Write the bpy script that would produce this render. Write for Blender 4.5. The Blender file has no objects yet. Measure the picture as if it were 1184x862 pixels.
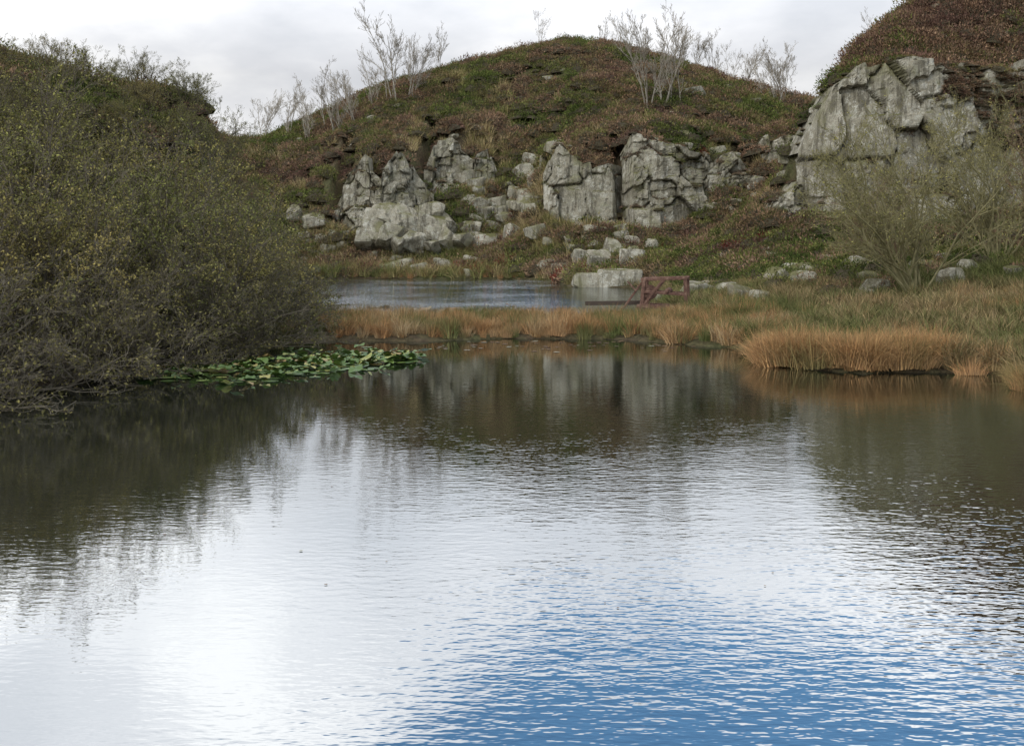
import bpy, math, random
import numpy as np
from mathutils import Vector, noise as mnoise

random.seed(7); rs=np.random.RandomState(7)
scene=bpy.context.scene
scene.view_settings.view_transform='Standard'
scene.view_settings.look='None'
scene.view_settings.exposure=0

# ------------------------------------------------------------------ utils
def link(ob,parent=None):
    scene.collection.objects.link(ob)
    if parent: ob.parent=parent
    return ob
def mesh_obj(name,V,F,mats,smooth=False,add=True):
    me=bpy.data.meshes.new(name); me.from_pydata([tuple(v) for v in V],[],F)
    for m in mats: me.materials.append(m)
    if smooth: me.polygons.foreach_set('use_smooth',[True]*len(me.polygons))
    me.update()
    ob=bpy.data.objects.new(name,me)
    if add: link(ob)
    return ob
_tab=rs.rand(256,256)
def vnoise(x,y):
    xi=np.floor(x).astype(int); yi=np.floor(y).astype(int)
    fx=x-xi; fy=y-yi; fx=fx*fx*(3-2*fx); fy=fy*fy*(3-2*fy)
    a=_tab[xi%256,yi%256]; b=_tab[(xi+1)%256,yi%256]; c=_tab[xi%256,(yi+1)%256]; d=_tab[(xi+1)%256,(yi+1)%256]
    return (a*(1-fx)+b*fx)*(1-fy)+(c*(1-fx)+d*fx)*fy
def fbm(x,y,o=4):
    s=0;a=.5
    for i in range(o):
        s=s+a*(vnoise(x+17.3*i,y+5.1*i)-.5)*2; x=x*2.03; y=y*2.03; a*=.5
    return s
def sstep(a,b,x):
    t=np.clip((x-a)/(b-a),0,1); return t*t*(3-2*t)

# ------------------------------------------------------------------ terrain definition (metres)
P1=[(-5.6,31),(-3,30.6),(0,31.3),(3,31),(5.4,29),(6.6,28.4),(5.8,25.9),(6.3,24.4),(7.5,23.4),(9.5,23.6),(10.6,23.6),(10.0,20.5),(13,10),(11,2.5),(0,1.5),(-10,3),(-13,12),(-10.4,19),(-8.9,22.5),(-7.2,27)]
P2=[(-9,37),(-3,36.2),(3.6,36.5),(4.4,39.0),(5.8,44),(7.6,50),(7.4,60.5),(3.2,62),(2.5,69),(0,73),(-8,73.5),(-15.2,73),(-15.0,68),(-12.6,58),(-10.8,48),(-10.2,43)]
def sdist(x,y,P):
    x=np.asarray(x,float); y=np.asarray(y,float)
    d=np.full(x.shape,1e9); ins=np.zeros(x.shape,bool)
    n=len(P)
    for i in range(n):
        ax,ay=P[i]; bx,by=P[(i+1)%n]
        ex,ey=bx-ax,by-ay
        t=np.clip(((x-ax)*ex+(y-ay)*ey)/(ex*ex+ey*ey),0,1)
        d=np.minimum(d,np.hypot(x-ax-t*ex,y-ay-t*ey))
        if ay!=by:
            c=((ay>y)!=(by>y))&(x<(bx-ax)*(y-ay)/(by-ay)+ax)
            ins^=c
    return np.where(ins,-d,d)
CP=[(-25,74,3),(-15,74.5,.4),(-8,75,.5),(-2,75,.6),(4,68,.8),
(-14,79.5,2.2),(-10,79.5,2.4),(-6,79.5,2.4),(-3,79,2.0),
(-14,83.5,7.0),(-11.5,83.5,8.6),(-8,83.5,8.9),(-6,83.5,7.2),(-3,83,6.4),(-5,87,10),(-2,87,9.6),
(-18,80,2.2),(-18,88,7),(-18,98,11.5),(-20,106,13),
(0,79,2.3),(-.3,83,4.8),(.6,87,7.8),(1.5,91,11),
(3,74.5,2.8),(8,73.5,2.8),(13,73.5,3.2),(16,75,5),
(3.5,79.5,8.6),(8,79,9.2),(13,79,9.3),(16,80,8.8),
(-12,92,12.2),(-5,93,13.3),(5,92,14.6),(14,92,14.2),(21,92,12.8),
(-12,101,15),(-5,101,16.8),(5,101,18.8),(14,101,17.8),(22,101,15.6),
(-25.7,113,12),(-21.5,113,14.2),(-12.9,113,17.6),(-6.5,113,19.4),(.7,113,21.4),(5.7,113,22.5),(11.6,113,22),(18.8,113,19.5),(24.3,113,17.2),(27.6,113,14.8),(33,113,12.4),
(-25,135,9),(5,135,14),(30,135,9),(-20,160,4),(5,160,5),(30,160,4),
(9,63,1),(12,66,2.2),(16,69,4.2),(19,74,6.6),(22,83,9.6),(25.5,92,11.8),
(11,56,.9),(14,57,1.4),(17,56,1.8),
(17.6,59.5,2.8),(22,58,2.8),(28,56,3.2),
(17.8,64,8.6),(19.5,64.5,11.8),(21,64,12.6),(24,63.5,12.4),(29,64,12.4),
(20.7,67,13.4),(22.7,69,15.2),(26,72,17.5),(28.6,74,18.9),(35,78,22),(45,80,24),(31,90,16),(48,100,18),(40,60,14),(45,45,12),
(8,34,.4),(12,35,.6),(12,45,1.0),(20,30,1),(20,45,2),(30,30,2.5),(30,48,4),(22,18,1.3),
(-36,55,13.5),(-26,55,11.6),(-21.3,56,10.8),(-17.6,57,10.0),(-15.2,58,8.6),(-13.6,58.5,5.6),(-14.9,64,4),(-17,64,7.5),(-18.5,69,6.5),(-17,50,6.4),
(-9,32,.4),(-12,26,.6),(-14,36,1.6),(-22,35,4),(-32,30,6),(-14,47,3),(-20,45,5.5),
(-26,66,10.5),(-27,90,10),(-42,80,12),(-45,110,12),
(0,-4,1.3),(-16,5,1),(16,5,1),(-32,0,3),(32,0,3),(0,-30,2),(40,-20,3),(-40,-20,3)]
CP=np.array(CP,float)
A=np.sqrt((CP[:,None,0]-CP[None,:,0])**2+(CP[:,None,1]-CP[None,:,1])**2+1.5)
W=np.linalg.solve(A+np.eye(len(CP))*0.02,CP[:,2]-8)
CL=[dict(x=[-13.6,-12.4,-11,-9.4,-8.2,-7.0,-5.8],y=[82.6,81.2,80.6,80.0,80.2,80.8,81.4],b=[3.4,2.6,2.3,2.2,2.6,3.4,4.6],t=[4.6,7.0,8.7,7.4,9.3,6.9,5.8],cell=(1.4,1.7),amp=1.0),
    dict(x=[-6.8,-6.0,-4.6,-3,-1.6,-.8],y=[84.6,83.9,83.8,84.2,84.6,85.2],b=[5.2,5.2,5.4,5.9,6.2,6.6],t=[8.0,9.9,10.2,8.9,9.6,7.6],cell=(1.3,1.8),amp=.9),
    dict(x=[2.2,3.2,5,7.0,7.9],y=[77.4,76.2,75.8,76.0,77.4],b=[3.6,3.2,3.0,2.9,3.0],t=[7.0,9.2,7.9,8.6,8.4],cell=(1.8,3.0),amp=.9),
    dict(x=[7.7,8.3,10,12,13.6,14.3],y=[76.6,74.4,74.0,74.6,75.4,76.8],b=[2.9,2.6,2.7,3.2,4.2,5.0],t=[8.6,9.9,9.6,9.2,8.8,8.0],cell=(2.0,2.0),amp=1.0),
    dict(x=[13.6,14.6,16,17.3],y=[76.6,76.2,76.6,78.0],b=[5.4,5.4,5.8,6.4],t=[7.6,8.5,8.8,7.2],cell=(1.5,1.3),amp=.7),
    dict(x=[18.0,19,20.5,21.5],y=[81.4,80.6,80.8,82],b=[7,7,7.8,8.6],t=[8.8,10.2,10.6,9.6],cell=(1.4,1.2),amp=.7),
    dict(x=[14.6,15.4,16.4,17.2],y=[64.0,62.8,62.6,63.4],b=[3.0,3.0,3.2,3.6],t=[3.9,5.2,6.2,5.6],cell=(1.2,1.3),amp=.6),
    dict(x=[16.6,17.4,18.3,19.6,22,23.6,25.0,27,30],y=[63.4,61.8,60.9,60.2,59.8,59.9,60.4,60.6,60.4],b=[4.0,3.0,2.8,2.8,2.8,2.9,3.2,3.4,3.6],t=[7.4,9.6,11.4,12.5,13.0,12.8,12.6,12.3,12.4],cell=(2.4,3.4),amp=1.1)]
def H(x,y):
    x=np.asarray(x,float); y=np.asarray(y,float)
    shp=x.shape; x=x.ravel(); y=y.ravel()
    z=np.zeros_like(x)
    for i in range(0,len(x),20000):
        s=slice(i,i+20000)
        r=np.sqrt((x[s,None]-CP[None,:,0])**2+(y[s,None]-CP[None,:,1])**2+1.5)
        z[s]=r@W+8
    R=np.hypot(x,(y-55))
    far=sstep(70,150,R)
    z=np.clip(z,.15,26)
    z=z*(1-far)+far*(4+5*(fbm(x/160,y/160)+.3))
    amp=np.clip((z-.6)/5,0,1)
    z=z+amp*(1.2*fbm(x/5,y/5,2)+0.18*fbm(x/1.5,y/1.5,3))+0.08*fbm(x/.9,y/.9,2)
    for c in CL:
        m=(x>c['x'][0])&(x<c['x'][-1])&(y>c['y'][0]-14)&(y<c['y'][0]+12)
        if not m.any(): continue
        xx=x[m]; yy=y[m]
        yf=np.interp(xx,c['x'],c['y']); b=np.interp(xx,c['x'],c['b']); t=np.interp(xx,c['x'],c['t'])
        q=yy-yf
        cap=np.where(q<1.3,b+.2,1e3)
        cap=np.where((q>=1.3)&(q<3.2),b+.2+(q-1.3)/1.9*(t-b-.35),cap)
        cap=np.where(q>=3.2,t-.15+(q-3.2)*1.1,cap)
        z[m]=np.minimum(z[m],cap)
        k=(q>2.6)&(q<4.2); zz=z[m]; zz=np.where(k,np.maximum(zz,t-.45+(q-2.6)*.15),zz); z[m]=zz
    z=np.maximum(z,.12)
    d=np.minimum(sdist(x,y,P1),sdist(x,y,P2))+0.35*fbm(x/2.2,y/2.2,3)
    k=sstep(0,4,d)
    land=.02+.14*np.clip(d/.5,0,1)+k*np.maximum(z-.16,0)
    wat=-.03+.45*np.maximum(d,-3)
    z=np.where(d>0,land,wat)
    return z.reshape(shp)
def Hs(x,y): return float(H(np.array([x]),np.array([y]))[0])

def axis(lo,hi,step,ext):
    a=list(np.arange(lo,hi,step)); s=step
    v=a[-1]
    while v<ext: s*=1.25; v+=s; a.append(v)
    s=step; v=a[0]; b=[]
    while v>-ext: s*=1.25; v-=s; b.append(v)
    return np.array(b[::-1]+a)
gx=axis(-32,40,.38,2500); gy=axis(14,118,.38,2500)
X,Y=np.meshgrid(gx,gy)
Z=H(X,Y)

# ------------------------------------------------------------------ material helpers
def newmat(name):
    m=bpy.data.materials.new(name); m.use_nodes=True
    nt=m.node_tree; nt.nodes.clear()
    out=nt.nodes.new('ShaderNodeOutputMaterial')
    return m,nt,out
def N(nt,t,**k):
    n=nt.nodes.new(t)
    for a,b in k.items(): setattr(n,a,b)
    return n
def ramp(nt,fac,stops,interp='LINEAR'):
    n=nt.nodes.new('ShaderNodeValToRGB'); n.color_ramp.interpolation=interp
    e=n.color_ramp.elements
    while len(e)>1: e.remove(e[-1])
    e[0].position=stops[0][0]; e[0].color=(*stops[0][1],1)
    for p,c in stops[1:]:
        q=e.new(p); q.color=(*c,1)
    if fac is not None: nt.links.new(fac,n.inputs[0])
    return n.outputs[0]
def noise(nt,vec,scale,detail=4,rough=.55):
    n=nt.nodes.new('ShaderNodeTexNoise'); n.inputs['Scale'].default_value=scale
    n.inputs['Detail'].default_value=detail; n.inputs['Roughness'].default_value=rough
    if vec is not None: nt.links.new(vec,n.inputs['Vector'])
    return n.outputs['Fac']
def math_(nt,op,a,b=None,c=None,clamp=False):
    n=nt.nodes.new('ShaderNodeMath'); n.operation=op; n.use_clamp=clamp
    for i,v in enumerate((a,b,c)):
        if v is None: continue
        if isinstance(v,(int,float)): n.inputs[i].default_value=v
        else: nt.links.new(v,n.inputs[i])
    return n.outputs[0]
def mixc(nt,f,a,b,mode='MIX'):
    n=nt.nodes.new('ShaderNodeMix'); n.data_type='RGBA'; n.blend_type=mode
    for sock,v in ((n.inputs[0],f),(n.inputs[6],a),(n.inputs[7],b)):
        if isinstance(v,(int,float)): sock.default_value=v
        elif isinstance(v,tuple): sock.default_value=(*v,1)
        else: nt.links.new(v,sock)
    return n.outputs[2]
def princ(nt,out,col,rough=.9,normal=None,spec=.2):
    p=nt.nodes.new('ShaderNodeBsdfPrincipled')
    if isinstance(col,tuple): p.inputs['Base Color'].default_value=(*col,1)
    else: nt.links.new(col,p.inputs['Base Color'])
    p.inputs['Roughness'].default_value=rough
    p.inputs['Specular IOR Level'].default_value=spec
    if normal: nt.links.new(normal,p.inputs['Normal'])
    nt.links.new(p.outputs[0],out.inputs[0]); return p
def bump(nt,h,strength=.5,dist=.1):
    b=nt.nodes.new('ShaderNodeBump'); b.inputs['Strength'].default_value=strength; b.inputs['Distance'].default_value=dist
    nt.links.new(h,b.inputs['Height']); return b.outputs[0]
def mrange(nt,v,a,b,c,d,smooth=False):
    n=N(nt,'ShaderNodeMapRange'); 
    if smooth: n.interpolation_type='SMOOTHSTEP'
    for i,q in enumerate((a,b,c,d)): n.inputs[i+1].default_value=q
    nt.links.new(v,n.inputs[0]); return n.outputs[0]

# ground
m_ground,nt,out=newmat('moor_ground')
pos=N(nt,'ShaderNodeNewGeometry').outputs['Position']
n1=noise(nt,pos,.16,5,.6); n2=noise(nt,pos,1.3,6,.65); n3=noise(nt,pos,6,5,.7)
c=ramp(nt,n1,[(.36,(.085,.095,.035)),(.46,(.10,.10,.045)),(.52,(.11,.08,.05)),(.6,(.10,.07,.045)),(.68,(.15,.13,.065))])
c=mixc(nt,ramp(nt,n2,[(.4,(0,0,0)),(.65,(1,1,1))]),c,(.13,.11,.055))
c=mixc(nt,1.0,c,ramp(nt,n3,[(.3,(.45,.45,.45)),(.65,(1.3,1.3,1.3))]),'MULTIPLY')
princ(nt,out,c,.95,bump(nt,n3,.9,.25))
# granite
m_rock,nt,out=newmat('granite')
geo=N(nt,'ShaderNodeNewGeometry'); pos=geo.outputs['Position']; nor=geo.outputs['Normal']
att=N(nt,'ShaderNodeAttribute',attribute_name='tint').outputs['Fac']
n1=noise(nt,pos,.9,6,.65); n2=noise(nt,pos,2.2,8,.78); n4=noise(nt,pos,14,5,.75)
base=ramp(nt,n1,[(.3,(.18,.165,.125)),(.45,(.30,.28,.225)),(.58,(.41,.39,.33)),(.7,(.32,.285,.22))])
base=mixc(nt,ramp(nt,n2,[(.51,(0,0,0)),(.57,(.95,.95,.95))]),base,(.56,.55,.50))
mp=N(nt,'ShaderNodeMapping'); mp.inputs['Scale'].default_value=(2.2,2.2,.25); nt.links.new(pos,mp.inputs[0])
st=noise(nt,mp.outputs[0],1.2,7,.7)
base=mixc(nt,ramp(nt,st,[(.50,(0,0,0)),(.59,(.8,.8,.8))]),base,(.125,.115,.09))
base=mixc(nt,1.0,base,ramp(nt,att,[(0,(.22,.21,.18)),(.3,(.75,.73,.66)),(1,(1.12,1.1,1.04))]),'MULTIPLY')
base=mixc(nt,1.0,base,ramp(nt,n4,[(.35,(.65,.65,.65)),(.6,(1.15,1.15,1.15))]),'MULTIPLY')
sep=N(nt,'ShaderNodeSeparateXYZ'); nt.links.new(nor,sep.inputs[0])
up=math_(nt,'MULTIPLY',ramp(nt,sep.outputs[2],[(.4,(0,0,0)),(.8,(1,1,1))]),ramp(nt,noise(nt,pos,1.1,4),[(.42,(0,0,0)),(.55,(1,1,1))]))
base=mixc(nt,up,base,(.12,.115,.045))
moss=ramp(nt,noise(nt,pos,.55,8,.8),[(.52,(0,0,0)),(.61,(.75,.75,.75))])
base=mixc(nt,moss,base,(.17,.16,.075))
hh=math_(nt,'ADD',n2,math_(nt,'MULTIPLY',n4,.5))
princ(nt,out,base,.9,bump(nt,hh,.6,.15))
# vegetation materials
def vegmat(name,stops,patch=.12,jit=.35,pn=.35,contrast=1.5):
    m,nt,out=newmat(name)
    oi=N(nt,'ShaderNodeObjectInfo')
    geo=N(nt,'ShaderNodeNewGeometry')
    n=noise(nt,oi.outputs['Location'],patch,3,.6)
    n=math_(nt,'ADD',math_(nt,'MULTIPLY',math_(nt,'SUBTRACT',n,.5),contrast),.5)
    f=math_(nt,'ADD',n,math_(nt,'MULTIPLY',math_(nt,'SUBTRACT',oi.outputs['Random'],.5),jit))
    if pn: f=math_(nt,'ADD',f,math_(nt,'MULTIPLY',math_(nt,'SUBTRACT',noise(nt,geo.outputs['Position'],2.5,2),.5),pn))
    c=ramp(nt,f,stops)
    ri=geo.outputs['Random Per Island']
    c=mixc(nt,1.0,c,ramp(nt,ri,[(0,(.5,.5,.5)),(.6,(1,1,1)),(1,(1.6,1.55,1.4))]),'MULTIPLY')
    d=N(nt,'ShaderNodeBsdfDiffuse'); nt.links.new(c,d.inputs[0])
    nt.links.new(d.outputs[0],out.inputs[0]); return m
m_heather=vegmat('heather_mat',[(.18,(.11,.14,.04)),(.34,(.17,.18,.06)),(.42,(.20,.15,.08)),(.55,(.25,.155,.105)),(.66,(.28,.19,.125)),(.8,(.15,.09,.07))],.20,.45,.3,2.1)
m_gorse=vegmat('gorse_mat',[(.3,(.05,.075,.022)),(.5,(.10,.12,.036)),(.7,(.19,.19,.065))],.2)
m_bracken=vegmat('bracken_mat',[(.3,(.14,.035,.028)),(.7,(.23,.07,.045))],.3)
m_straw=vegmat('straw_mat',[(.25,(.18,.20,.07)),(.48,(.28,.25,.11)),(.6,(.42,.33,.18)),(.8,(.50,.40,.24))],.2)
m_marsh=vegmat('marsh_grass_mat',[(.25,(.13,.15,.055)),(.44,(.21,.18,.085)),(.54,(.34,.215,.105)),(.66,(.39,.215,.10)),(.8,(.44,.34,.20))],.4,.5)
m_tuss=vegmat('tussock_mat',[(.2,(.22,.18,.08)),(.4,(.34,.22,.105)),(.6,(.42,.24,.115)),(.85,(.48,.35,.20))],.4,.5)
m_bank=vegmat('bank_grass_mat',[(.2,(.11,.13,.045)),(.5,(.16,.16,.07)),(.68,(.27,.20,.11)),(.85,(.36,.27,.15))],.22,.45)
m_willow=vegmat('willow_leaf_mat',[(.3,(.14,.155,.05)),(.5,(.19,.185,.065)),(.72,(.26,.215,.08))],.3,.3,.35)
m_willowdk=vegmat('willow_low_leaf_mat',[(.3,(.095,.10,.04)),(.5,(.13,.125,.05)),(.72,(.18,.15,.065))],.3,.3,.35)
m_willowdry=vegmat('willow_dry_leaf_mat',[(.3,(.18,.19,.065)),(.6,(.27,.24,.09))],.3,.3,.35)
def bark(name,a,b):
    m,nt,out=newmat(name); pos=N(nt,'ShaderNodeNewGeometry').outputs['Position']
    n=noise(nt,pos,5,4); princ(nt,out,ramp(nt,n,[(.35,a),(.65,b)]),.9,bump(nt,n,.5,.02)); return m
m_bark=bark('willow_bark',(.08,.066,.046),(.155,.135,.10))
m_twigtan=bark('twig_bark',(.14,.13,.062),(.26,.23,.12))
m_twigred=bark('twig_bark_brown',(.14,.10,.065),(.24,.17,.11))
m_birch=bark('birch_bark',(.22,.19,.15),(.42,.38,.31))
m_shadecore,nt,out=newmat('clump_shade_core'); princ(nt,out,(.055,.046,.028),1)  # dark inner dome colour, stands in for shade inside the clumps

# ------------------------------------------------------------------ terrain mesh
nx,ny=len(gx),len(gy)
V=np.stack([X.ravel(),Y.ravel(),Z.ravel()],1)
idx=np.arange(nx*ny).reshape(ny,nx)
Fq=np.stack([idx[:-1,:-1].ravel(),idx[:-1,1:].ravel(),idx[1:,1:].ravel(),idx[1:,:-1].ravel()],1)
mesh_obj('terrain',V.tolist(),Fq.tolist(),[m_ground],True)

# ------------------------------------------------------------------ water
m_water,nt,out=newmat('pond_water')
pos=N(nt,'ShaderNodeNewGeometry').outputs['Position']
def wn(sx,sy,scale,detail,rot=0,dist=0):
    mp=N(nt,'ShaderNodeMapping'); mp.inputs['Scale'].default_value=(sx,sy,1); mp.inputs['Rotation'].default_value=(0,0,rot); nt.links.new(pos,mp.inputs[0])
    return noise(nt,mp.outputs[0],scale,detail,.5)
big=ramp(nt,noise(nt,pos,.2,3),[(.38,(.35,.35,.35)),(.62,(1,1,1))])
sx=N(nt,'ShaderNodeSeparateXYZ'); nt.links.new(pos,sx.inputs[0])
side=mrange(nt,sx.outputs[0],-3,3,.38,1)
farfade=mrange(nt,sx.outputs[1],9,21,1,.30)
up2=mrange(nt,sx.outputs[1],36,42,0,1); upl=mrange(nt,sx.outputs[0],-1,4,1,0.05)
upr=math_(nt,'ADD',1,math_(nt,'MULTIPLY',math_(nt,'MULTIPLY',up2,upl),45))
a1=wn(1,2.3,5.0,2,.12); a2=wn(1,2.0,1.4,2,-.1); a3=wn(1,1.8,11,1,.25)
h=math_(nt,'ADD',math_(nt,'MULTIPLY',a1,.008),math_(nt,'ADD',math_(nt,'MULTIPLY',a2,.0065),math_(nt,'MULTIPLY',a3,.0022)))
h=math_(nt,'MULTIPLY',h,math_(nt,'MULTIPLY',big,math_(nt,'MULTIPLY',side,math_(nt,'MULTIPLY',farfade,upr))))
b=N(nt,'ShaderNodeBump'); b.inputs['Strength'].default_value=1; b.inputs['Distance'].default_value=1.0; nt.links.new(h,b.inputs['Height'])
gl=N(nt,'ShaderNodeBsdfGlossy'); gl.inputs['Roughness'].default_value=.015; gl.inputs['Color'].default_value=(.96,.985,1,1)
nt.links.new(b.outputs[0],gl.inputs['Normal'])
df=N(nt,'ShaderNodeBsdfDiffuse'); df.inputs[0].default_value=(.010,.013,.008,1)
fr=N(nt,'ShaderNodeFresnel'); fr.inputs[0].default_value=1.5
fac=math_(nt,'ADD',math_(nt,'MULTIPLY',fr.outputs[0],.3),.52)
mx=N(nt,'ShaderNodeMixShader'); nt.links.new(fac,mx.inputs[0]); nt.links.new(df.outputs[0],mx.inputs[1]); nt.links.new(gl.outputs[0],mx.inputs[2])
nt.links.new(mx.outputs[0],out.inputs[0])
mesh_obj('water',[(-20,0,0),(15,0,0),(15,76,0),(-20,76,0)],[(0,1,2,3)],[m_water])

# ------------------------------------------------------------------ quarried rock faces
def cells(u,v,seed):
    iu=np.floor(u).astype(int); iv=np.floor(v).astype(int)
    f1=np.full(u.shape,9.);f2=np.full(u.shape,9.);idh=np.zeros(u.shape);du=np.zeros(u.shape);dv=np.zeros(u.shape)
    def hsh(a,b,k):
        q=np.sin(a*127.1+b*311.7+k*74.7+seed*19.19)*43758.5453; return q-np.floor(q)
    for di in (-1,0,1):
        for dj in (-1,0,1):
            a=iu+di;b=iv+dj
            px=a+.5+(hsh(a,b,1)-.5)*.8; py=b+.5+(hsh(a,b,2)-.5)*.8
            x_=u-px;y_=v-py; d=np.maximum(np.abs(x_),np.abs(y_))
            nw=d<f1
            f2=np.where(nw,f1,np.minimum(f2,d)); f1=np.where(nw,d,f1)
            h_=hsh(a,b,3); idh=np.where(nw,h_,idh); du=np.where(nw,x_,du); dv=np.where(nw,y_,dv)
    return f2-f1,idh,du,dv
def hh1(i,s):
    q=np.sin(i*91.7+s*47.3)*43758.5453; return q-np.floor(q)
ledge=[]
def face(c,seed,res=.10):
    x0,x1=c['x'][0],c['x'][-1]; n=int((x1-x0)/res); sx_=np.linspace(x0,x1,n)
    yf=np.interp(sx_,c['x'],c['y']); b=np.interp(sx_,c['x'],c['b']); t=np.interp(sx_,c['x'],c['t'])
    cw,ch=c['cell']; amp=c['amp']
    ci=np.floor((sx_+.35*fbm(sx_*.8,sx_*0+seed,2))/(cw*.75)); t=t+(hh1(ci,seed)-.6)*1.2*min(amp,.9)+.12*fbm(sx_*2,sx_*0+3,3)
    mh=float(np.max(t-b))+.9; m=int(mh/res)
    nb=9
    zz=[];yy=[];xx=[];tt=[]
    for j in range(m+1):
        fr_=j/m; z=(b-.8)+(t-(b-.8))*fr_
        wx=sx_+.12*fbm(sx_/1.6+seed,z/1.6,2)+.06*z; wz=z+.12*fbm(sx_/1.7+7,z/1.7+seed,2)-.05*sx_
        e,i_,du,dv=cells(wx/cw,wz/ch,seed)
        e2,i2,du2,dv2=cells(wx/cw*2.0+3,wz/ch*3.2,seed+5)
        e3,i3,du3,dv3=cells(wx/cw*5.3+1,wz/ch*6.5,seed+11)
        crk=sstep(-.35,.1,fbm(sx_/1.1+31,z/1.1+seed,2)); crk2=sstep(-.15,.2,fbm(sx_/1.3+3,z/1.3+seed*2,2))
        dep=amp*((i_-.5)*1.25)+amp*.6*(du*(hh1(i_*100,2)-.5)+dv*(hh1(i_*100,5)-.35))
        sel=(hh1(i_*77,9)>.3)
        dep+= sel*((i2-.5)*.45*min(amp,.9)+.25*(dv2*(hh1(i2*50,3)-.3)+du2*(hh1(i2*60,4)-.5)))
        dep+= .08*(i3-.5)+.06*(dv3*(i3-.3)+du3*(hh1(i3*30,3)-.5))
        dep-= .5*np.exp(-e/.03)*amp*crk+.13*np.exp(-e2/.04)*sel*crk2
        dep+= .22*fbm(sx_/2.2+seed,z/3,2)+.07*fbm(sx_*2.6,z*2.6+seed,4)
        y=yf-dep+(z-b)*.13+.25*np.floor((z-b)/ch)*.35
        zz.append(z);yy.append(y);xx.append(sx_+.04*fbm(sx_*2,z*2+9,3))
        tt.append(np.clip(.3+.7*(.6*i_+.4*i2),0,1)*(1-.85*crk*np.exp(-e/.04))*(1-.45*sel*crk2*np.exp(-e2/.05)))  # per-block tint, with shade painted into the crack recesses
    for j in range(1,nb):
        f=j/(nb-1); y=yy[m]+f*(yf+4.3-yy[m]); zz.append(t+.1*fbm(sx_*1.5,y*1.5)-.25*f*f);yy.append(y);xx.append(sx_);tt.append(tt[m]*0+.5)
    Xa=np.array(xx);Ya=np.array(yy);Za=np.array(zz);T=np.array(tt); r=Xa.shape[0]
    V=np.stack([Xa.ravel(),Ya.ravel(),Za.ravel()],1); ix=np.arange(r*n).reshape(r,n)
    F=np.stack([ix[:-1,:-1].ravel(),ix[:-1,1:].ravel(),ix[1:,1:].ravel(),ix[1:,:-1].ravel()],1)
    ob=mesh_obj('quarry_cliff',V.tolist(),F.tolist(),[m_rock])
    a=ob.data.attributes.new('tint','FLOAT','POINT'); a.data.foreach_set('value',T.ravel())
    dy=Ya[3:m]-Ya[:m-3]
    jj,kk=np.where(dy>.36)
    for q in rs.choice(len(jj),min(len(jj),int((x1-x0)*7)),replace=False) if len(jj) else []:
        ledge.append((Xa[jj[q]+1,kk[q]],Ya[jj[q]+2,kk[q]]+.1,Za[jj[q]+1,kk[q]]))
    for q in range(int((x1-x0)*3)):
        k=rs.randint(n); ledge.append((sx_[k],yy[m][k]+rs.uniform(.2,1.5),t[k]-.05))
    return Xa,Ya,Za,m
hang=[]
for i,c in enumerate(CL):
    Xa,Ya,Za,m=face(c,i+1,.10)
    if i==7:
        kx=np.where(Xa[m]>24.2)[0]
        for _ in range(150):
            k=rs.choice(kx); lim=min((Xa[m][k]-24.2)/3,1); j=int(m-rs.uniform(0,.12+.32*lim)*m)
            hang.append((Xa[j,k],Ya[j,k]+.15,Za[j,k]-.1))

def cube_template(n):
    idxs={};V=[];F=[]
    def vid(i,j,k):
        if (i,j,k) not in idxs:
            idxs[(i,j,k)]=len(V); V.append((2*i/n-1,2*j/n-1,2*k/n-1))
        return idxs[(i,j,k)]
    for a in range(n):
        for b in range(n):
            F.append((vid(a,b,0),vid(a,b+1,0),vid(a+1,b+1,0),vid(a+1,b,0)))
            F.append((vid(a,b,n),vid(a+1,b,n),vid(a+1,b+1,n),vid(a,b+1,n)))
            F.append((vid(a,0,b),vid(a+1,0,b),vid(a+1,0,b+1),vid(a,0,b+1)))
            F.append((vid(a,n,b),vid(a,n,b+1),vid(a+1,n,b+1),vid(a+1,n,b)))
            F.append((vid(0,a,b),vid(0,a,b+1),vid(0,a+1,b+1),vid(0,a+1,b)))
            F.append((vid(n,a,b),vid(n,a+1,b),vid(n,a+1,b+1),vid(n,a,b+1)))
    return np.array(V),F
TV,TF=cube_template(8)
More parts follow.
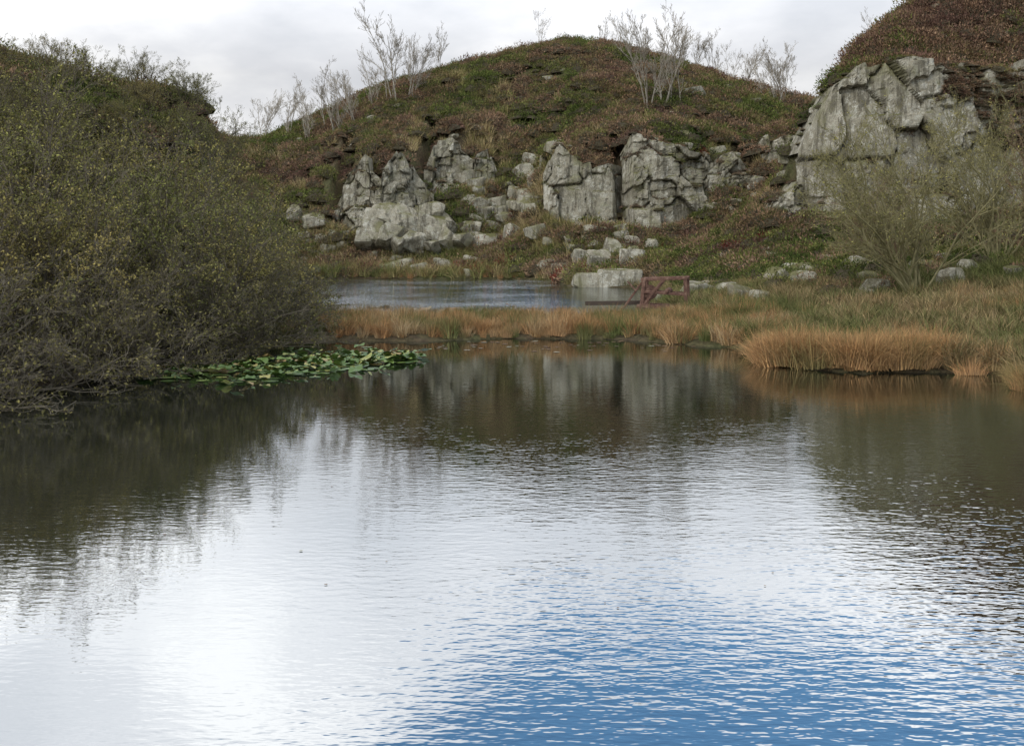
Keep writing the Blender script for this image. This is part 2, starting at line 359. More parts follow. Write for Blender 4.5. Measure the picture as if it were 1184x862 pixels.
class RockSet:
    def __init__(s,name): s.name=name; s.V=[]; s.F=[]; s.T=[]
    def block(s,c,size,rot=(0,0,0),k=9,cuts=6,amp=.06):
        v=TV.copy()
        v=v/ (np.sum(np.abs(v)**k,1)**(1/k))[:,None]
        for _ in range(cuts):
            n=np.array([rs.uniform(-1,1),rs.uniform(-1,1),rs.uniform(-.8,1)]); n/=np.linalg.norm(n)
            d=rs.uniform(.7,1.1); t=v@n; over=np.maximum(t-d,0)
            v=v-over[:,None]*n
        v=v*np.array(size)/2
        off=rs.rand(3)*100
        disp=np.array([mnoise.noise(Vector(p*1.1+off))*1.0+mnoise.noise(Vector(p*3.3+off))*.45 for p in v])
        nn=v/np.maximum(np.linalg.norm(v,axis=1),1e-6)[:,None]
        v=v+nn*(disp*amp*max(size)**.6)[:,None]
        rx,ry,rz=rot
        Rx=np.array([[1,0,0],[0,math.cos(rx),-math.sin(rx)],[0,math.sin(rx),math.cos(rx)]])
        Ry=np.array([[math.cos(ry),0,math.sin(ry)],[0,1,0],[-math.sin(ry),0,math.cos(ry)]])
        Rz=np.array([[math.cos(rz),-math.sin(rz),0],[math.sin(rz),math.cos(rz),0],[0,0,1]])
        v=v@(Rz@Ry@Rx).T+np.array(c)
        b=len(s.V); s.V.extend(v.tolist()); s.F.extend([tuple(i+b for i in f) for f in TF]); s.T.extend([rs.uniform(.35,1)]*len(v))
    def make(s):
        ob=mesh_obj(s.name,s.V,s.F,[m_rock])
        a=ob.data.attributes.new('tint','FLOAT','POINT'); a.data.foreach_set('value',s.T)
        return ob
B=RockSet('boulders')
def bo(x,y,w,h,d=None,lift=.3,rot=None,k=8):
    d=d or w*.8
    B.block((x,y,Hs(x,y)+h*lift),(w,d,h),(rs.uniform(-.2,.2),rs.uniform(-.25,.25),rs.uniform(-.7,.7) if rot is None else rot),k=k,cuts=7,amp=.05)
for (x,y,z,a_,c_,ry) in [(-9.0,79.3,4.1,2.6,1.9,.45),(-7.6,79.0,3.5,2.6,2.0,.42),(-6.1,78.9,2.9,2.4,1.9,.40),(-4.7,78.5,2.5,2.2,1.5,.3),(-6.3,79.9,4.3,2.4,1.6,.35),(-4.9,79.8,3.6,2.0,1.5,.3),(-9.9,78.8,3.1,1.6,2.6,.15),(-8.7,78.0,2.5,1.8,1.5,.25),(-3.4,78.2,2.3,1.5,1.0,.1),(-7.0,77.8,2.1,1.7,1.2,.25),(-5.6,77.6,1.9,1.2,.9,.1),(-8.0,77.2,1.9,1.0,.8,.1),(-10.6,78.4,2.4,1.2,1.3,0)]:
    B.block((x,y,z),(a_,2.6,c_),(-.5,ry,rs.uniform(-.2,.2)),k=14,cuts=7,amp=.07)
B.block((4.2,62.1,.25),(1.6,1.6,1.1),(0,.03,.1),k=14,cuts=2,amp=.04)
B.block((6.1,62.0,.38),(2.5,1.7,1.25),(.02,0,-.06),k=14,cuts=2,amp=.04)
bo(5.2,66,1.4,1.6,lift=.45,rot=.2,k=12); bo(7.1,65.5,1.4,1.5,lift=.35,k=12); bo(6.3,67,1.0,.9); bo(6.4,70,1.4,1.5,k=12,lift=.5); bo(5.3,70.5,1.1,1.0); bo(4.4,71,1.2,1.3,k=12); bo(7.6,70.5,1.2,1.0)
bo(2.2,72,1.0,1.1,k=10); bo(2.9,71,.7,.6); bo(9,71,1.3,1.2); bo(9.6,68,1.0,1.0); bo(1.6,76,1.6,1.0,k=12); bo(1.4,79,2.2,1.4,k=12,lift=.5); bo(-.8,78,1.3,.8,k=12); bo(2.2,82,2.0,1.4,k=12,lift=.5); bo(1.0,81,2.3,.9,k=12,lift=.6)
bo(-8.2,75.4,2.8,.9); bo(-9.6,75.5,1.0,.6); bo(-4.6,76.0,1.7,.9); bo(-2.8,76.5,1.2,.8); bo(-6,75.6,1.2,.5)
bo(10.9,45,1.2,.9,k=7); bo(11.4,43,1.0,.8); bo(7.5,46,1.3,1.0,k=6); bo(6.9,49,1.0,.8); bo(14.6,47,1.7,1.0,k=6); bo(13.6,42,.9,.6); bo(17.5,42,.8,.5); bo(13.0,50,1.3,.9); bo(9.2,52,1.0,.7); bo(16.4,44,1.1,.8); bo(12.2,38,.6,.4); bo(-3.2,86,3,1.2,k=9)
bo(14.8,92,2.4,1.0,k=9); bo(12.6,95,1.4,.7); bo(-14.5,80.5,1.6,1.2,lift=.5); bo(-16,81.5,1.3,1.2,lift=.5); bo(-13.8,79.5,1.0,.8)
for i in range(260):
    x=rs.uniform(-16,17); y=rs.uniform(66,80)
    if sdist(np.array([x]),np.array([y]),P2)[0]<.5: continue
    w=rs.uniform(.3,1.15); bo(x,y,w,w*.75,lift=.4)
for i in range(80):
    x=rs.uniform(-3.5,3.8); y=rs.uniform(78,87); w=rs.uniform(.4,1.8); bo(x,y,w,w*.75,lift=.45,k=12)
for i in range(60):
    x=rs.uniform(-20,26); y=rs.uniform(86,110); w=rs.uniform(.4,1.2); bo(x,y,w,w*.6,lift=.15)
for i in range(40):
    x=rs.uniform(17,32); y=rs.uniform(63,75); w=rs.uniform(.4,1.3); bo(x,y,w,w*.7,lift=.2)
for i in range(50):
    x=rs.uniform(8,20); y=rs.uniform(38,60); w=rs.uniform(.3,1.0); bo(x,y,w,w*.7,lift=.4)
B.make()

# ------------------------------------------------------------------ plant prototypes + scatter
def proto_clump(name,mat,nleaf,size,flat=.7,core=True):
    V=[];F=[];MI=[]
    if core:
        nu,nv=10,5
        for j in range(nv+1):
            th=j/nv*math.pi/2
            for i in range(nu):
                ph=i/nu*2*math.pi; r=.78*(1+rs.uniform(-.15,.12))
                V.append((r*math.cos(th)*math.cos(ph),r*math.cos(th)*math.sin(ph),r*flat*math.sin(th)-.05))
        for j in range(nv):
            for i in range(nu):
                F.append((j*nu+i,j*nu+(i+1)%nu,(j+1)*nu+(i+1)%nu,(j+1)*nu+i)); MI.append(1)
    for i in range(nleaf):
        th=math.asin(rs.uniform(-.1,1)); ph=rs.uniform(0,2*math.pi)
        r=rs.uniform(.72,1.08)*(1+.18*math.sin(3*ph+1)+.12*math.sin(5*ph))
        p=np.array([r*math.cos(th)*math.cos(ph),r*math.cos(th)*math.sin(ph),r*flat*math.sin(th)])
        out_=p/np.linalg.norm(p)+rs.normal(0,.5,3)+np.array([0,0,.5]); out_/=np.linalg.norm(out_)
        sd=np.cross(out_,rs.normal(0,1,3)); sd/=np.linalg.norm(sd)
        s=size*rs.uniform(.6,1.5)
        b=len(V); V+= [tuple(p-sd*s*.35),tuple(p+sd*s*.35),tuple(p+out_*s*1.3)]; F.append((b,b+1,b+2)); MI.append(0)
    ob=mesh_obj(name,V,F,[mat,m_shadecore],add=False); ob.data.polygons.foreach_set('material_index',MI); return ob
def proto_tuft(name,mat,n,h,spread,w,droop):
    V=[];F=[]
    for i in range(n):
        a=rs.uniform(0,2*math.pi); r0=rs.uniform(0,.5)*spread; lean=rs.uniform(.05,1)*spread; L=h*rs.uniform(.4,1.1)
        d=np.array([math.cos(a),math.sin(a),0]); sd=np.array([-d[1],d[0],0])
        tw=rs.uniform(0,math.pi); sd=sd*math.cos(tw)+d*math.sin(tw)
        b=len(V); ns=4
        for k in range(ns):
            t=k/(ns-1); rr=r0+lean*t**1.6; z=L*(t-droop*rs.uniform(.6,1)*lean*t**3)
            p=d*rr+np.array([0,0,z-.03]); ww=w*(1-t*.85)*.5
            V.append(tuple(p-sd*ww)); V.append(tuple(p+sd*ww))
        for k in range(ns-1): F.append((b+2*k,b+2*k+1,b+2*k+3,b+2*k+2))
    return mesh_obj(name,V,F,[mat],add=False)
def coll(name,obs):
    c=bpy.data.collections.new(name)
    for o in obs: c.objects.link(o)
    return c
def scatter(name,P,rot,scl,col):
    me=bpy.data.meshes.new(name); me.from_pydata([tuple(p) for p in P],[],[])
    a=me.attributes.new('rot','FLOAT_VECTOR','POINT'); a.data.foreach_set('vector',np.asarray(rot,float).ravel())
    a=me.attributes.new('scl','FLOAT_VECTOR','POINT'); a.data.foreach_set('vector',np.asarray(scl,float).ravel())
    ob=link(bpy.data.objects.new(name,me))
    ng=bpy.data.node_groups.new(name,'GeometryNodeTree')
    ng.interface.new_socket('Geometry',in_out='INPUT',socket_type='NodeSocketGeometry')
    ng.interface.new_socket('Geometry',in_out='OUTPUT',socket_type='NodeSocketGeometry')
    gi=ng.nodes.new('NodeGroupInput'); go=ng.nodes.new('NodeGroupOutput')
    ip=ng.nodes.new('GeometryNodeInstanceOnPoints'); ci=ng.nodes.new('GeometryNodeCollectionInfo')
    ci.inputs['Collection'].default_value=col; ci.inputs['Separate Children'].default_value=True; ci.inputs['Reset Children'].default_value=True
    r=ng.nodes.new('GeometryNodeInputNamedAttribute'); r.data_type='FLOAT_VECTOR'; r.inputs[0].default_value='rot'
    s=ng.nodes.new('GeometryNodeInputNamedAttribute'); s.data_type='FLOAT_VECTOR'; s.inputs[0].default_value='scl'
    ip.inputs['Pick Instance'].default_value=True
    lk=ng.links.new
    lk(gi.outputs[0],ip.inputs['Points']); lk(ci.outputs[0],ip.inputs['Instance'])
    lk(r.outputs['Attribute'],ip.inputs['Rotation']); lk(s.outputs['Attribute'],ip.inputs['Scale'])
    lk(ip.outputs[0],go.inputs[0])
    md=ob.modifiers.new('scatter','NODES'); md.node_group=ng
    return ob
def rnd_rot(n,t=.15): return np.stack([rs.normal(0,t,n),rs.normal(0,t,n),rs.uniform(0,6.28,n)],1)
def pts(n,x0,x1,y0,y1,mind=.3,maxslope=1.6,dens=None):
    x=rs.uniform(x0,x1,n); y=rs.uniform(y0,y1,n)
    d=np.minimum(sdist(x,y,P1),sdist(x,y,P2))
    z=H(x,y); zx=H(x+.5,y); zy=H(x,y+.5)
    sl=np.hypot(zx-z,zy-z)/.5
    k=(d>mind)&(sl<maxslope)&(z>.03)&(np.abs(x)<.5*y+4)
    if dens is not None: k&=rs.rand(n)<dens(x,y)
    return np.stack([x,y,z],1)[k]

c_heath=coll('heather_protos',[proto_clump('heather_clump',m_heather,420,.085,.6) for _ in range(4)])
c_gorse=coll('gorse_protos',[proto_clump('gorse_clump',m_gorse,480,.085,.85) for _ in range(3)])
c_brack=coll('bracken_protos',[proto_clump('bracken_clump',m_bracken,400,.10,.8) for _ in range(2)])
c_straw=coll('straw_protos',[proto_tuft('straw_tuft',m_straw,60,.6,.5,.03,.5) for _ in range(3)])
c_marsh=coll('marsh_protos',[proto_tuft('marsh_tuft',m_marsh,110,.58,.45,.016,.6) for _ in range(4)])
c_bank=coll('bank_protos',[proto_tuft('bank_tuft',m_bank,90,.42,.5,.02,.6) for _ in range(4)])
c_tuss=coll('tussock_protos',[proto_tuft('tussock',m_tuss,320,.85,.8,.013,.85) for _ in range(3)])

P=np.concatenate([pts(6500,-32,36,60,100,.8,2.4),pts(2200,-32,36,100,115,.8,2.4),pts(500,-40,-12,40,60,1.5,2.2),pts(600,11,34,50,62,1,2.2),pts(1500,19,36,61.5,74,1,9),pts(170,11,24,38,50,.8,2)])
n=len(P); s=rs.uniform(.4,1.2,n); s=np.where(P[:,1]<51,s*.6,s)
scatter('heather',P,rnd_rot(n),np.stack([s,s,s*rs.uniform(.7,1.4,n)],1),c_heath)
P=pts(1700,-30,36,62,113,1,2.2,lambda x,y: (fbm(x/7,y/7,2)>.08))
P=np.concatenate([P,pts(900,8,24,50,72,.8,2.2),pts(60,10,20,42,50,.8,2.2),pts(900,-40,-12,40,62,1.5,2.5)])
n=len(P); s=rs.uniform(.35,1.0,n)
scatter('gorse_bushes',P,rnd_rot(n),np.stack([s,s,s],1),c_gorse)
q=rs.uniform(.18,.5,len(ledge)+len(hang)); q[len(ledge):]+=.2
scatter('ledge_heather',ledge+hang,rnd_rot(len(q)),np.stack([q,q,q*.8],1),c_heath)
P=[];S=[]
for (cx,cy,r,k) in [(3.9,67,1.0,12),(-2.6,74.6,1.1,14),(-9.5,74.8,.8,6),(9,70,1,8),(13,61,1.2,8),(11,66,1.0,8),(-.2,75,.8,4),(14,78.5,.9,6),(12.5,72,.8,5)]:
    for _ in range(k):
        x=cx+rs.uniform(-r,r); y=cy+rs.uniform(-r,r)*.6; P.append((x,y,Hs(x,y))); q=rs.uniform(.35,.75); S.append((q,q,q*1.2))
scatter('red_bracken',P,rnd_rot(len(P)),S,c_brack)
P=np.concatenate([pts(9500,-32,36,62,114,.3,2.5,lambda x,y:.12+.88*(fbm(x/5+9,y/5,3)>.08)),pts(1500,-16,4,73,80,.2,2),pts(1200,-4,3.5,76,90,.2,3)])
n=len(P); s=rs.uniform(.7,1.7,n)
scatter('moor_grass',P,rnd_rot(n,.2),np.stack([s,s,s],1),c_straw)
P=np.concatenate([pts(6000,6,26,24,64,.2,2.5),pts(700,9.5,15,18,25,.0,3)]); n=len(P); s=rs.uniform(.5,1.5,n)
scatter('bank_grass',P,rnd_rot(n,.2),np.stack([s,s,s],1),c_bank)
P=np.concatenate([pts(3400,-8.5,8,29,39,.05,3,lambda x,y:.4+.6*(fbm(x/1.5,y/1.5,2)>-.05)),pts(1500,5.5,20,20,36,.05,3,lambda x,y:.12+.88*(fbm(x/3,y/3,2)>.08)),pts(1100,-14,10,70,76,-.1,3),pts(450,4.5,10,42,66,.0,3,lambda x,y:np.full(x.shape,.8))])
n=len(P); s=rs.uniform(.35,1.1,n)
k=(np.hypot(P[:,0]-5.3,(P[:,1]-38.5)/1.6)<2.0); s=np.where(k,s*.45,s)
scatter('marsh_grass',P,rnd_rot(n,.15),np.stack([s,s,s],1),c_marsh)
P=[];S=[]
for _ in range(110):
    t=rs.rand(); x=5.9+4.1*t+rs.normal(0,.1); y=24.9-1.2*math.sin(t*2.9)+abs(rs.normal(0,.9)); P.append((x,y,max(Hs(x,y),.0))); q=rs.uniform(.5,1.1); S.append((q*1.1,q*1.1,q*.95))
for _ in range(40):
    x=rs.uniform(9.6,12.5); y=20.8+abs(rs.normal(0,1.5)); P.append((x,y,max(Hs(x,y),.0))); q=rs.uniform(.5,.9); S.append((q,q,q*.8))
for _ in range(50):
    x=rs.uniform(-4,7.6); y=31.4+abs(rs.normal(0,.9))-max(0,x-3)*.5; P.append((x,y,max(Hs(x,y),.03))); q=rs.uniform(.4,.7); S.append((q,q,q))
scatter('grass_tussocks',P,rnd_rot(len(P),.1),S,c_tuss)

# ------------------------------------------------------------------ trees
def tube(V,F,pp,rr,n):
    b=len(V)
    for i,p in enumerate(pp):
        d=(pp[min(i+1,len(pp)-1)]-pp[max(i-1,0)])
        if d.length<1e-6: d=Vector((0,0,1))
        d.normalize(); u=d.cross(Vector((.31,.95,.05))).normalized(); w=d.cross(u)
        for k in range(n):
            a=2*math.pi*k/n; V.append(tuple(p+(u*math.cos(a)+w*math.sin(a))*rr[i]))
    for i in range(len(pp)-1):
        for k in range(n):
            F.append((b+i*n+k,b+i*n+(k+1)%n,b+(i+1)*n+(k+1)%n,b+(i+1)*n+k))
def make_tree(name,seed,stems,stemL,spread,nch,ratio,levels,r0,rmin,trop,wob,mats,leaves=0,leafsize=.045,leaflv=2,wind=0,basew=.3,tmin=.18,side_=(.4,.9)):
    rnd=random.Random(seed); V=[];F=[];LP=[]
    def rv(s): return Vector((rnd.gauss(0,s),rnd.gauss(0,s),rnd.gauss(0,s)))
    def grow(p,d,Ln,r,lv):
        ns=6 if lv==0 else (4 if lv<levels else 3)
        pp=[p.copy()];rr=[r]; q=p.copy(); dd=d.copy()
        for i in range(ns):
            dd=(dd+rv(wob)+Vector((wind*.08,0,trop*(.12 if lv else .08)))).normalized()
            q=q+dd*(Ln/ns)
            if q.z<.05: q.z=.05
            pp.append(q.copy()); rr.append(max(rmin*.7,r*(1-.75*(i+1)/ns)))
        tube(V,F,pp,rr,5 if lv==0 else 3)
        if lv>=leaflv: LP.extend([(pp[i],pp[i+1]) for i in range(ns)])
        if lv<levels:
            k=nch[lv]
            for j in range(k):
                t=rnd.uniform(.22,1) if lv else rnd.uniform(tmin,1); f=t*ns; i=min(int(f),ns-1); s=pp[i].lerp(pp[i+1],f-i)
                ax=(pp[i+1]-pp[i]).normalized(); side=ax.cross(rv(1)).normalized()
                nd=(ax*rnd.uniform(.5,1.1)+side*rnd.uniform(*side_)+Vector((0,0,.15*trop))).normalized()
                grow(s,nd,Ln*ratio*rnd.uniform(.6,1.2)*(1.15-.5*t),max(rmin,rr[i]*.55),lv+1)
    for i in range(stems):
        a=rnd.uniform(0,2*math.pi); sp=rnd.uniform(.15,1)*spread
        d=Vector((math.cos(a)*sp,math.sin(a)*sp,1)).normalized()
        grow(Vector((math.cos(a)*basew*rnd.random(),math.sin(a)*basew*rnd.random(),-.15)),d,stemL*rnd.uniform(.75,1.1),r0*rnd.uniform(.7,1.1),0)
    nb=len(F)
    for i in range(leaves):
        a,b=rnd.choice(LP); p=a.lerp(b,rnd.random())+rv(.04)
        u=rv(1).normalized(); w=u.cross(rv(1)).normalized(); s=leafsize*rnd.uniform(.6,1.3)
        k=len(V); V+= [tuple(p),tuple(p+u*s*.6+w*s*.32),tuple(p+u*s*1.3),tuple(p+u*s*.6-w*s*.32)]; F.append((k,k+1,k+2,k+3))
    ob=mesh_obj(name,V,F,mats,add=False)
    ob.data.polygons.foreach_set('material_index',[0]*nb+[1]*(len(F)-nb))
    return ob
def place(me,name,x,y,s=1,rot=None,sz=None,dz=0):
    ob=bpy.data.objects.new(name,me); link(ob)
    ob.location=(x,y,max(Hs(x,y),-.15)+dz); ob.scale=(s,s,sz or s); ob.rotation_euler=(0,0,random.uniform(0,6.28) if rot is None else rot); return ob
wil=[make_tree('willow_shrub',10+i,14,4.3,1.2,[9,6,4],.52,3,.055,.007,.45,.17,[m_bark,m_willow],14000,.06,tmin=.06) .data for i in range(3)]
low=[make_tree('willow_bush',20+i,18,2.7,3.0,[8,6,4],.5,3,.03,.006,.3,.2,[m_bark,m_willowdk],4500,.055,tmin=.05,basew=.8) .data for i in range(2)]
TH=[(-11.0,21.2,.85),(-9.8,23.8,.85),(-9.0,26.4,.9),(-8.4,29.2,.9),(-7.9,32.0,.75),(-12.5,23.5,1.0),(-11.2,26.5,1.05),(-10.5,29.8,1.1),(-9.9,33.0,.95),(-9.6,36.5,.75),(-13.6,30,1.15),(-12.6,34,1.15),(-11.8,38,1.0),(-15.5,34,1.2),(-14,41,1.05),(-13.2,45,.95),(-18,40,1.15)]
for i,(x,y,s) in enumerate(TH): place(wil[i%3],'willow_shrub',x,y,s,sz=s*random.uniform(.9,1.05))
LO=[(-10.7,18.6,.9),(-10.0,20.2,1.0),(-9.4,21.6,1.0),(-8.9,23.0,.95),(-8.4,24.4,.95),(-8.0,25.8,.9),(-7.6,27.2,.95),(-7.2,28.6,.85),(-6.9,30.2,.8),(-7.0,32.4,.75),(-7.6,34.4,.7),(-8.9,35.5,.8),(-11.6,19.2,1.2),(-10.6,22.0,1.2)]
for i,(x,y,s) in enumerate(LO): place(low[i%2],'willow_bush',x,y,s,dz=.0)
scr=[(-22,48,.5),(-18,50,.5),(-25,52,.5),(-21,53,.5),(-18,54,.45),(-24,57,.5),(-19.5,57,.45),(-16.6,56.5,.5),(-16,60,.5),(-15.2,53,.7),(-14.6,57.2,.5),(-13.2,52,.75),(-12.9,56,.7)]
for i,(x,y,s) in enumerate(scr): place(wil[i%3],'willow_shrub',x,y,s)
rw=[make_tree('bare_willow',31+i,14,5.0,.8,[9,7,5],.46,3,.05,.0075,.5,.14,[[m_twigtan,m_twigred][i],m_willowdry],5000,.05).data for i in range(2)]
place(rw[0],'bare_willow',13.8,37.5,1.15); place(rw[1],'bare_willow',18.3,38.0,1.15); place(rw[0],'bare_willow',19.0,43,1.2,1.0); place(rw[1],'bare_willow',15.6,44,.7,2)
bt=[make_tree('birch_tree',51+i,[2,3,2,4][i],5.2,[.25,.4,.2,.5][i],[11,8,5],.40,3,.06,.010,.9,.11,[m_birch,m_willow],0,wind=.6).data for i in range(4)]
for i,(x,y,hgt,v) in enumerate([(-10.2,95,8.8,0),(-14.8,93,6.2,1),(-13.4,94,5.6,3),(-7.6,112.5,5.4,0),(3,113,3.6,2),(11.2,112,4.0,0),(11.0,88,7.8,3),(12.2,88.5,8.0,1),(13.3,89,7.4,0),(20.8,112.5,4.6,1),(23.8,112.5,5.0,3),(22.4,112,4,2),(23.4,97,5.8,1),(22.7,99,4.5,0),(23.1,70.5,2.8,0),(-20.5,100,5.5,1),(-19,104,4.6,0),(-10.6,96,5.5,2),(-23.3,102,5.5,3),(-9.5,103,4.2,2),(9.4,112,3.2,1),(17.0,112,4.0,2),(-16.6,99,5,2),(-12.2,97,5.4,1),(18.6,112,4.2,3),(26.0,105,5,2),(-17.8,96,5,1),(24.6,99,5.0,3),(-8.9,96,6,3)]):
    place(bt[v],'birch_tree',x,y,hgt/6.3)

# ------------------------------------------------------------------ lily pads
m_lily,nt,out=newmat('lily_pad_mat')
ri=N(nt,'ShaderNodeNewGeometry').outputs['Random Per Island']
c=ramp(nt,ri,[(0,(.055,.10,.025)),(.5,(.09,.155,.035)),(.78,(.16,.23,.055)),(.9,(.30,.30,.09)),(1,(.24,.15,.06))])
princ(nt,out,c,.4,None,.4)
V=[];F=[]
def pad(x,y,r,z,tx,ty):
    b=len(V); a0=rs.uniform(0,6.28); n=14
    V.append((x,y,z))
    for i in range(n+1):
        a=a0+.25+(2*math.pi-.5)*i/n; rr=r*rs.uniform(.94,1.05); dx=rr*math.cos(a);dy=rr*math.sin(a)*.85
        V.append((x+dx,y+dy,max(.006,z+dx*tx+dy*ty+.02*math.sin(3*a)*(z>.03))))
    for i in range(n): F.append((b,b+1+i,b+2+i))
cnt=0
while cnt<700:
    t=rs.rand(); x=-7.6+5.3*t+rs.normal(0,.12); yc=23.4+3.0*t; wd=.55+1.1*math.sin(math.pi*min(t*1.05,1))
    y=yc+rs.normal(0,.75)*wd
    if x<-6 and rs.rand()<.5: continue
    if sdist(np.array([x]),np.array([y]),P1)[0]>.1: continue
    up_=rs.rand()<.55
    pad(x,y,rs.uniform(.09,.18),rs.uniform(.05,.14) if up_ else rs.uniform(.008,.02),rs.normal(0,.22)*up_,rs.normal(-.12,.25)*up_); cnt+=1
mesh_obj('lily_pads',V,F,[m_lily])
m_dead,nt,out=newmat('floating_leaf_mat'); ri=N(nt,'ShaderNodeNewGeometry').outputs['Random Per Island']
princ(nt,out,ramp(nt,ri,[(0,(.10,.05,.03)),(.6,(.22,.14,.07)),(1,(.3,.3,.22))]),.5)
V=[];F=[]
for i in range(420):
    t=rs.rand(); x=-8.5+9.5*t+rs.normal(0,.3); y=40+rs.normal(0,1.8)
    pad(x,y,rs.uniform(.1,.25),rs.uniform(.008,.06),rs.normal(0,.2),rs.normal(0,.2))
for i in range(60):
    x=rs.uniform(-2,5); y=rs.normal(29.5,.8); pad(x,y,rs.uniform(.04,.09),.008,0,0)
for i in range(14):
    x=rs.uniform(-4,4); y=rs.uniform(7,16); pad(x,y,rs.uniform(.008,.02),.007,0,0)
mesh_obj('floating_leaves',V,F,[m_dead])

# ------------------------------------------------------------------ old winch frame
m_rust,nt,out=newmat('rusty_red_iron'); pos=N(nt,'ShaderNodeNewGeometry').outputs['Position']
princ(nt,out,ramp(nt,noise(nt,pos,7,5,.7),[(.35,(.08,.045,.035)),(.55,(.17,.095,.07)),(.7,(.27,.19,.14))]),.85)
m_wood,nt,out=newmat('old_timber'); princ(nt,out,(.06,.045,.035),.9)
wx,wy=5.45,40.2; wz=Hs(wx,wy)
emp=link(bpy.data.objects.new('old_quarry_winch',None)); emp.location=(wx,wy,max(wz,.05)+.05); emp.rotation_euler=(0,0,math.radians(-14)); emp.scale=(1.1,1.1,1.1)
def beam(name,a,b,w,d=None,mat=m_rust):
    a=Vector(a);b=Vector(b);d=d or w; ax=(b-a).normalized(); ref=Vector((0,1,0)) if abs(ax.y)<.9 else Vector((1,0,0))
    u=ax.cross(ref).normalized(); v=ax.cross(u).normalized(); V=[]
    for p in (a,b):
        for s,t in ((-1,-1),(1,-1),(1,1),(-1,1)): V.append(p+u*s*w/2+v*t*d/2)
    F=[(0,3,2,1),(4,5,6,7),(0,1,5,4),(1,2,6,5),(2,3,7,6),(3,0,4,7)]
    ob=mesh_obj(name,V,F,[mat]); ob.parent=emp
    bv=ob.modifiers.new('b','BEVEL'); bv.width=.012; bv.segments=2
    return ob
for j,yy in enumerate((-.4,.4)):
    beam('post_left_%d'%j,(-.62,yy,-.1),(-.50,yy,1.02),.12)
    beam('post_right_%d'%j,(.88,yy,-.1),(.84,yy,1.08),.12)
    beam('top_rail_%d'%j,(-.62,yy+.012,1.0),(.92,yy+.012,1.06),.1,.09)
    beam('mid_rail_%d'%j,(-.56,yy-.01,.6),(.86,yy-.01,.52),.09,.06)
    beam('low_rail_%d'%j,(-.75,yy-.015,.12),(1.0,yy-.015,.1),.13,.1)
    beam('brace_%d'%j,(-.52,yy-.05,.16),(.1,yy-.05,.98),.07,.05)
beam('cross_tie_0',(-.5,-.4,1.0),(-.5,.4,1.0),.08); beam('cross_tie_1',(.85,-.4,1.04),(.85,.4,1.04),.08)
beam('handle_arm',(-.75,-.5,.62),(-1.05,-.5,.95),.05); beam('leaning_bar',(-1.25,-.2,.0),(-.6,-.2,.9),.07)
beam('fallen_beam',(-2.6,.3,.14),(-.7,.2,.2),.14,mat=m_wood)
def cyl(name,c,r,l,n=24,teeth=0):
    V=[];F=[]
    for s in (-1,1):
        for i in range(n):
            a=2*math.pi*i/n; rr=r*(1+(.07 if teeth and i%2 else 0)); V.append((c[0]+rr*math.cos(a),c[1]+s*l/2,c[2]+rr*math.sin(a)))
    F=[tuple(range(n)),tuple(range(2*n-1,n-1,-1))]+[(i,n+i,n+(i+1)%n,(i+1)%n) for i in range(n)]
    o=mesh_obj(name,V,F,[m_rust]); o.parent=emp
cyl('drum',(.25,0,.62),.10,.72); cyl('axle',(.25,0,.62),.04,1.1)
cyl('pinion',(-.45,-.34,.62),.13,.05,20,1); cyl('gear_wheel',(-.4,.3,.55),.24,.05,40,1)

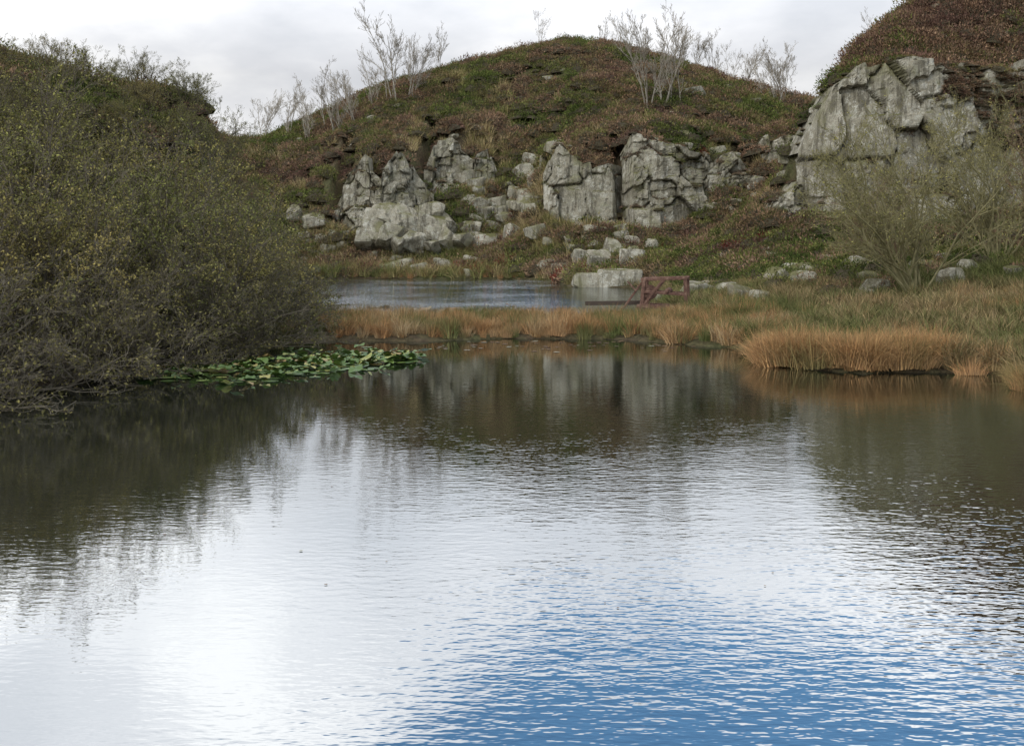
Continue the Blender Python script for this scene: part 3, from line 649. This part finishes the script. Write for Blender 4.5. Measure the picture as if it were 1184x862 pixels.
# ------------------------------------------------------------------ sky, sun, camera
w=bpy.data.worlds.new('World'); scene.world=w; w.use_nodes=True; nt=w.node_tree; nt.nodes.clear()
out=N(nt,'ShaderNodeOutputWorld'); sky=N(nt,'ShaderNodeTexSky'); sky.sky_type='NISHITA'; sky.sun_disc=False
sel=math.radians(38); saz=math.radians(-150)
sky.sun_elevation=sel; sky.sun_rotation=saz
bg1=N(nt,'ShaderNodeBackground'); bg1.inputs[1].default_value=.15
nt.links.new(mixc(nt,1.0,sky.outputs[0],(.74,1.08,1.20),'MULTIPLY'),bg1.inputs[0])
tc=N(nt,'ShaderNodeTexCoord').outputs['Generated']
sp=N(nt,'ShaderNodeSeparateXYZ'); nt.links.new(tc,sp.inputs[0]); sx_,sz_=sp.outputs[0],sp.outputs[2]
mp=N(nt,'ShaderNodeMapping'); mp.inputs['Scale'].default_value=(1,1,2.4); mp.inputs['Location'].default_value=(.3,0,.2); nt.links.new(tc,mp.inputs[0])
cn=noise(nt,mp.outputs[0],3.6,6,.52)
cc=ramp(nt,cn,[(.36,(.60,.625,.67)),(.5,(.76,.775,.81)),(.60,(.95,.955,.965))])
cc=mixc(nt,1.0,cc,mrange(nt,sz_,.14,.27,.92,1.85),'MULTIPLY')
bg2=N(nt,'ShaderNodeBackground'); bg2.inputs[1].default_value=1.0; nt.links.new(cc,bg2.inputs[0])
edge=math_(nt,'ADD',math_(nt,'MULTIPLY',math_(nt,'MINIMUM',math_(nt,'SUBTRACT',sx_,.08),0),-.4),.328)
nn=math_(nt,'MULTIPLY',math_(nt,'SUBTRACT',noise(nt,tc,5,5,.55),.5),.16)
mm=math_(nt,'ADD',math_(nt,'SUBTRACT',sz_,edge),nn)
mr=mrange(nt,mm,-.01,.035,0,1,True)
hi=mrange(nt,sz_,.52,.66,1,.05,True)
mask=math_(nt,'MULTIPLY',mr,hi)
ms=N(nt,'ShaderNodeMixShader'); nt.links.new(mask,ms.inputs[0]); nt.links.new(bg2.outputs[0],ms.inputs[1]); nt.links.new(bg1.outputs[0],ms.inputs[2]); nt.links.new(ms.outputs[0],out.inputs[0])
sl=bpy.data.lights.new('sun','SUN'); sl.energy=1.0; sl.angle=math.radians(14); sl.color=(1,.95,.88)
so=link(bpy.data.objects.new('sun',sl))
dirv=Vector((math.sin(saz)*math.cos(sel),math.cos(saz)*math.cos(sel),math.sin(sel)))
so.rotation_euler=dirv.to_track_quat('Z','Y').to_euler(); so.location=dirv*100
cam=bpy.data.cameras.new('camera'); cam.lens=38.6; cam.sensor_width=36; cam.shift_y=-.136; cam.clip_end=6000; cam.clip_start=.05
co=link(bpy.data.objects.new('camera',cam)); co.location=(0,0,3); co.rotation_euler=(math.radians(90),0,0); scene.camera=co
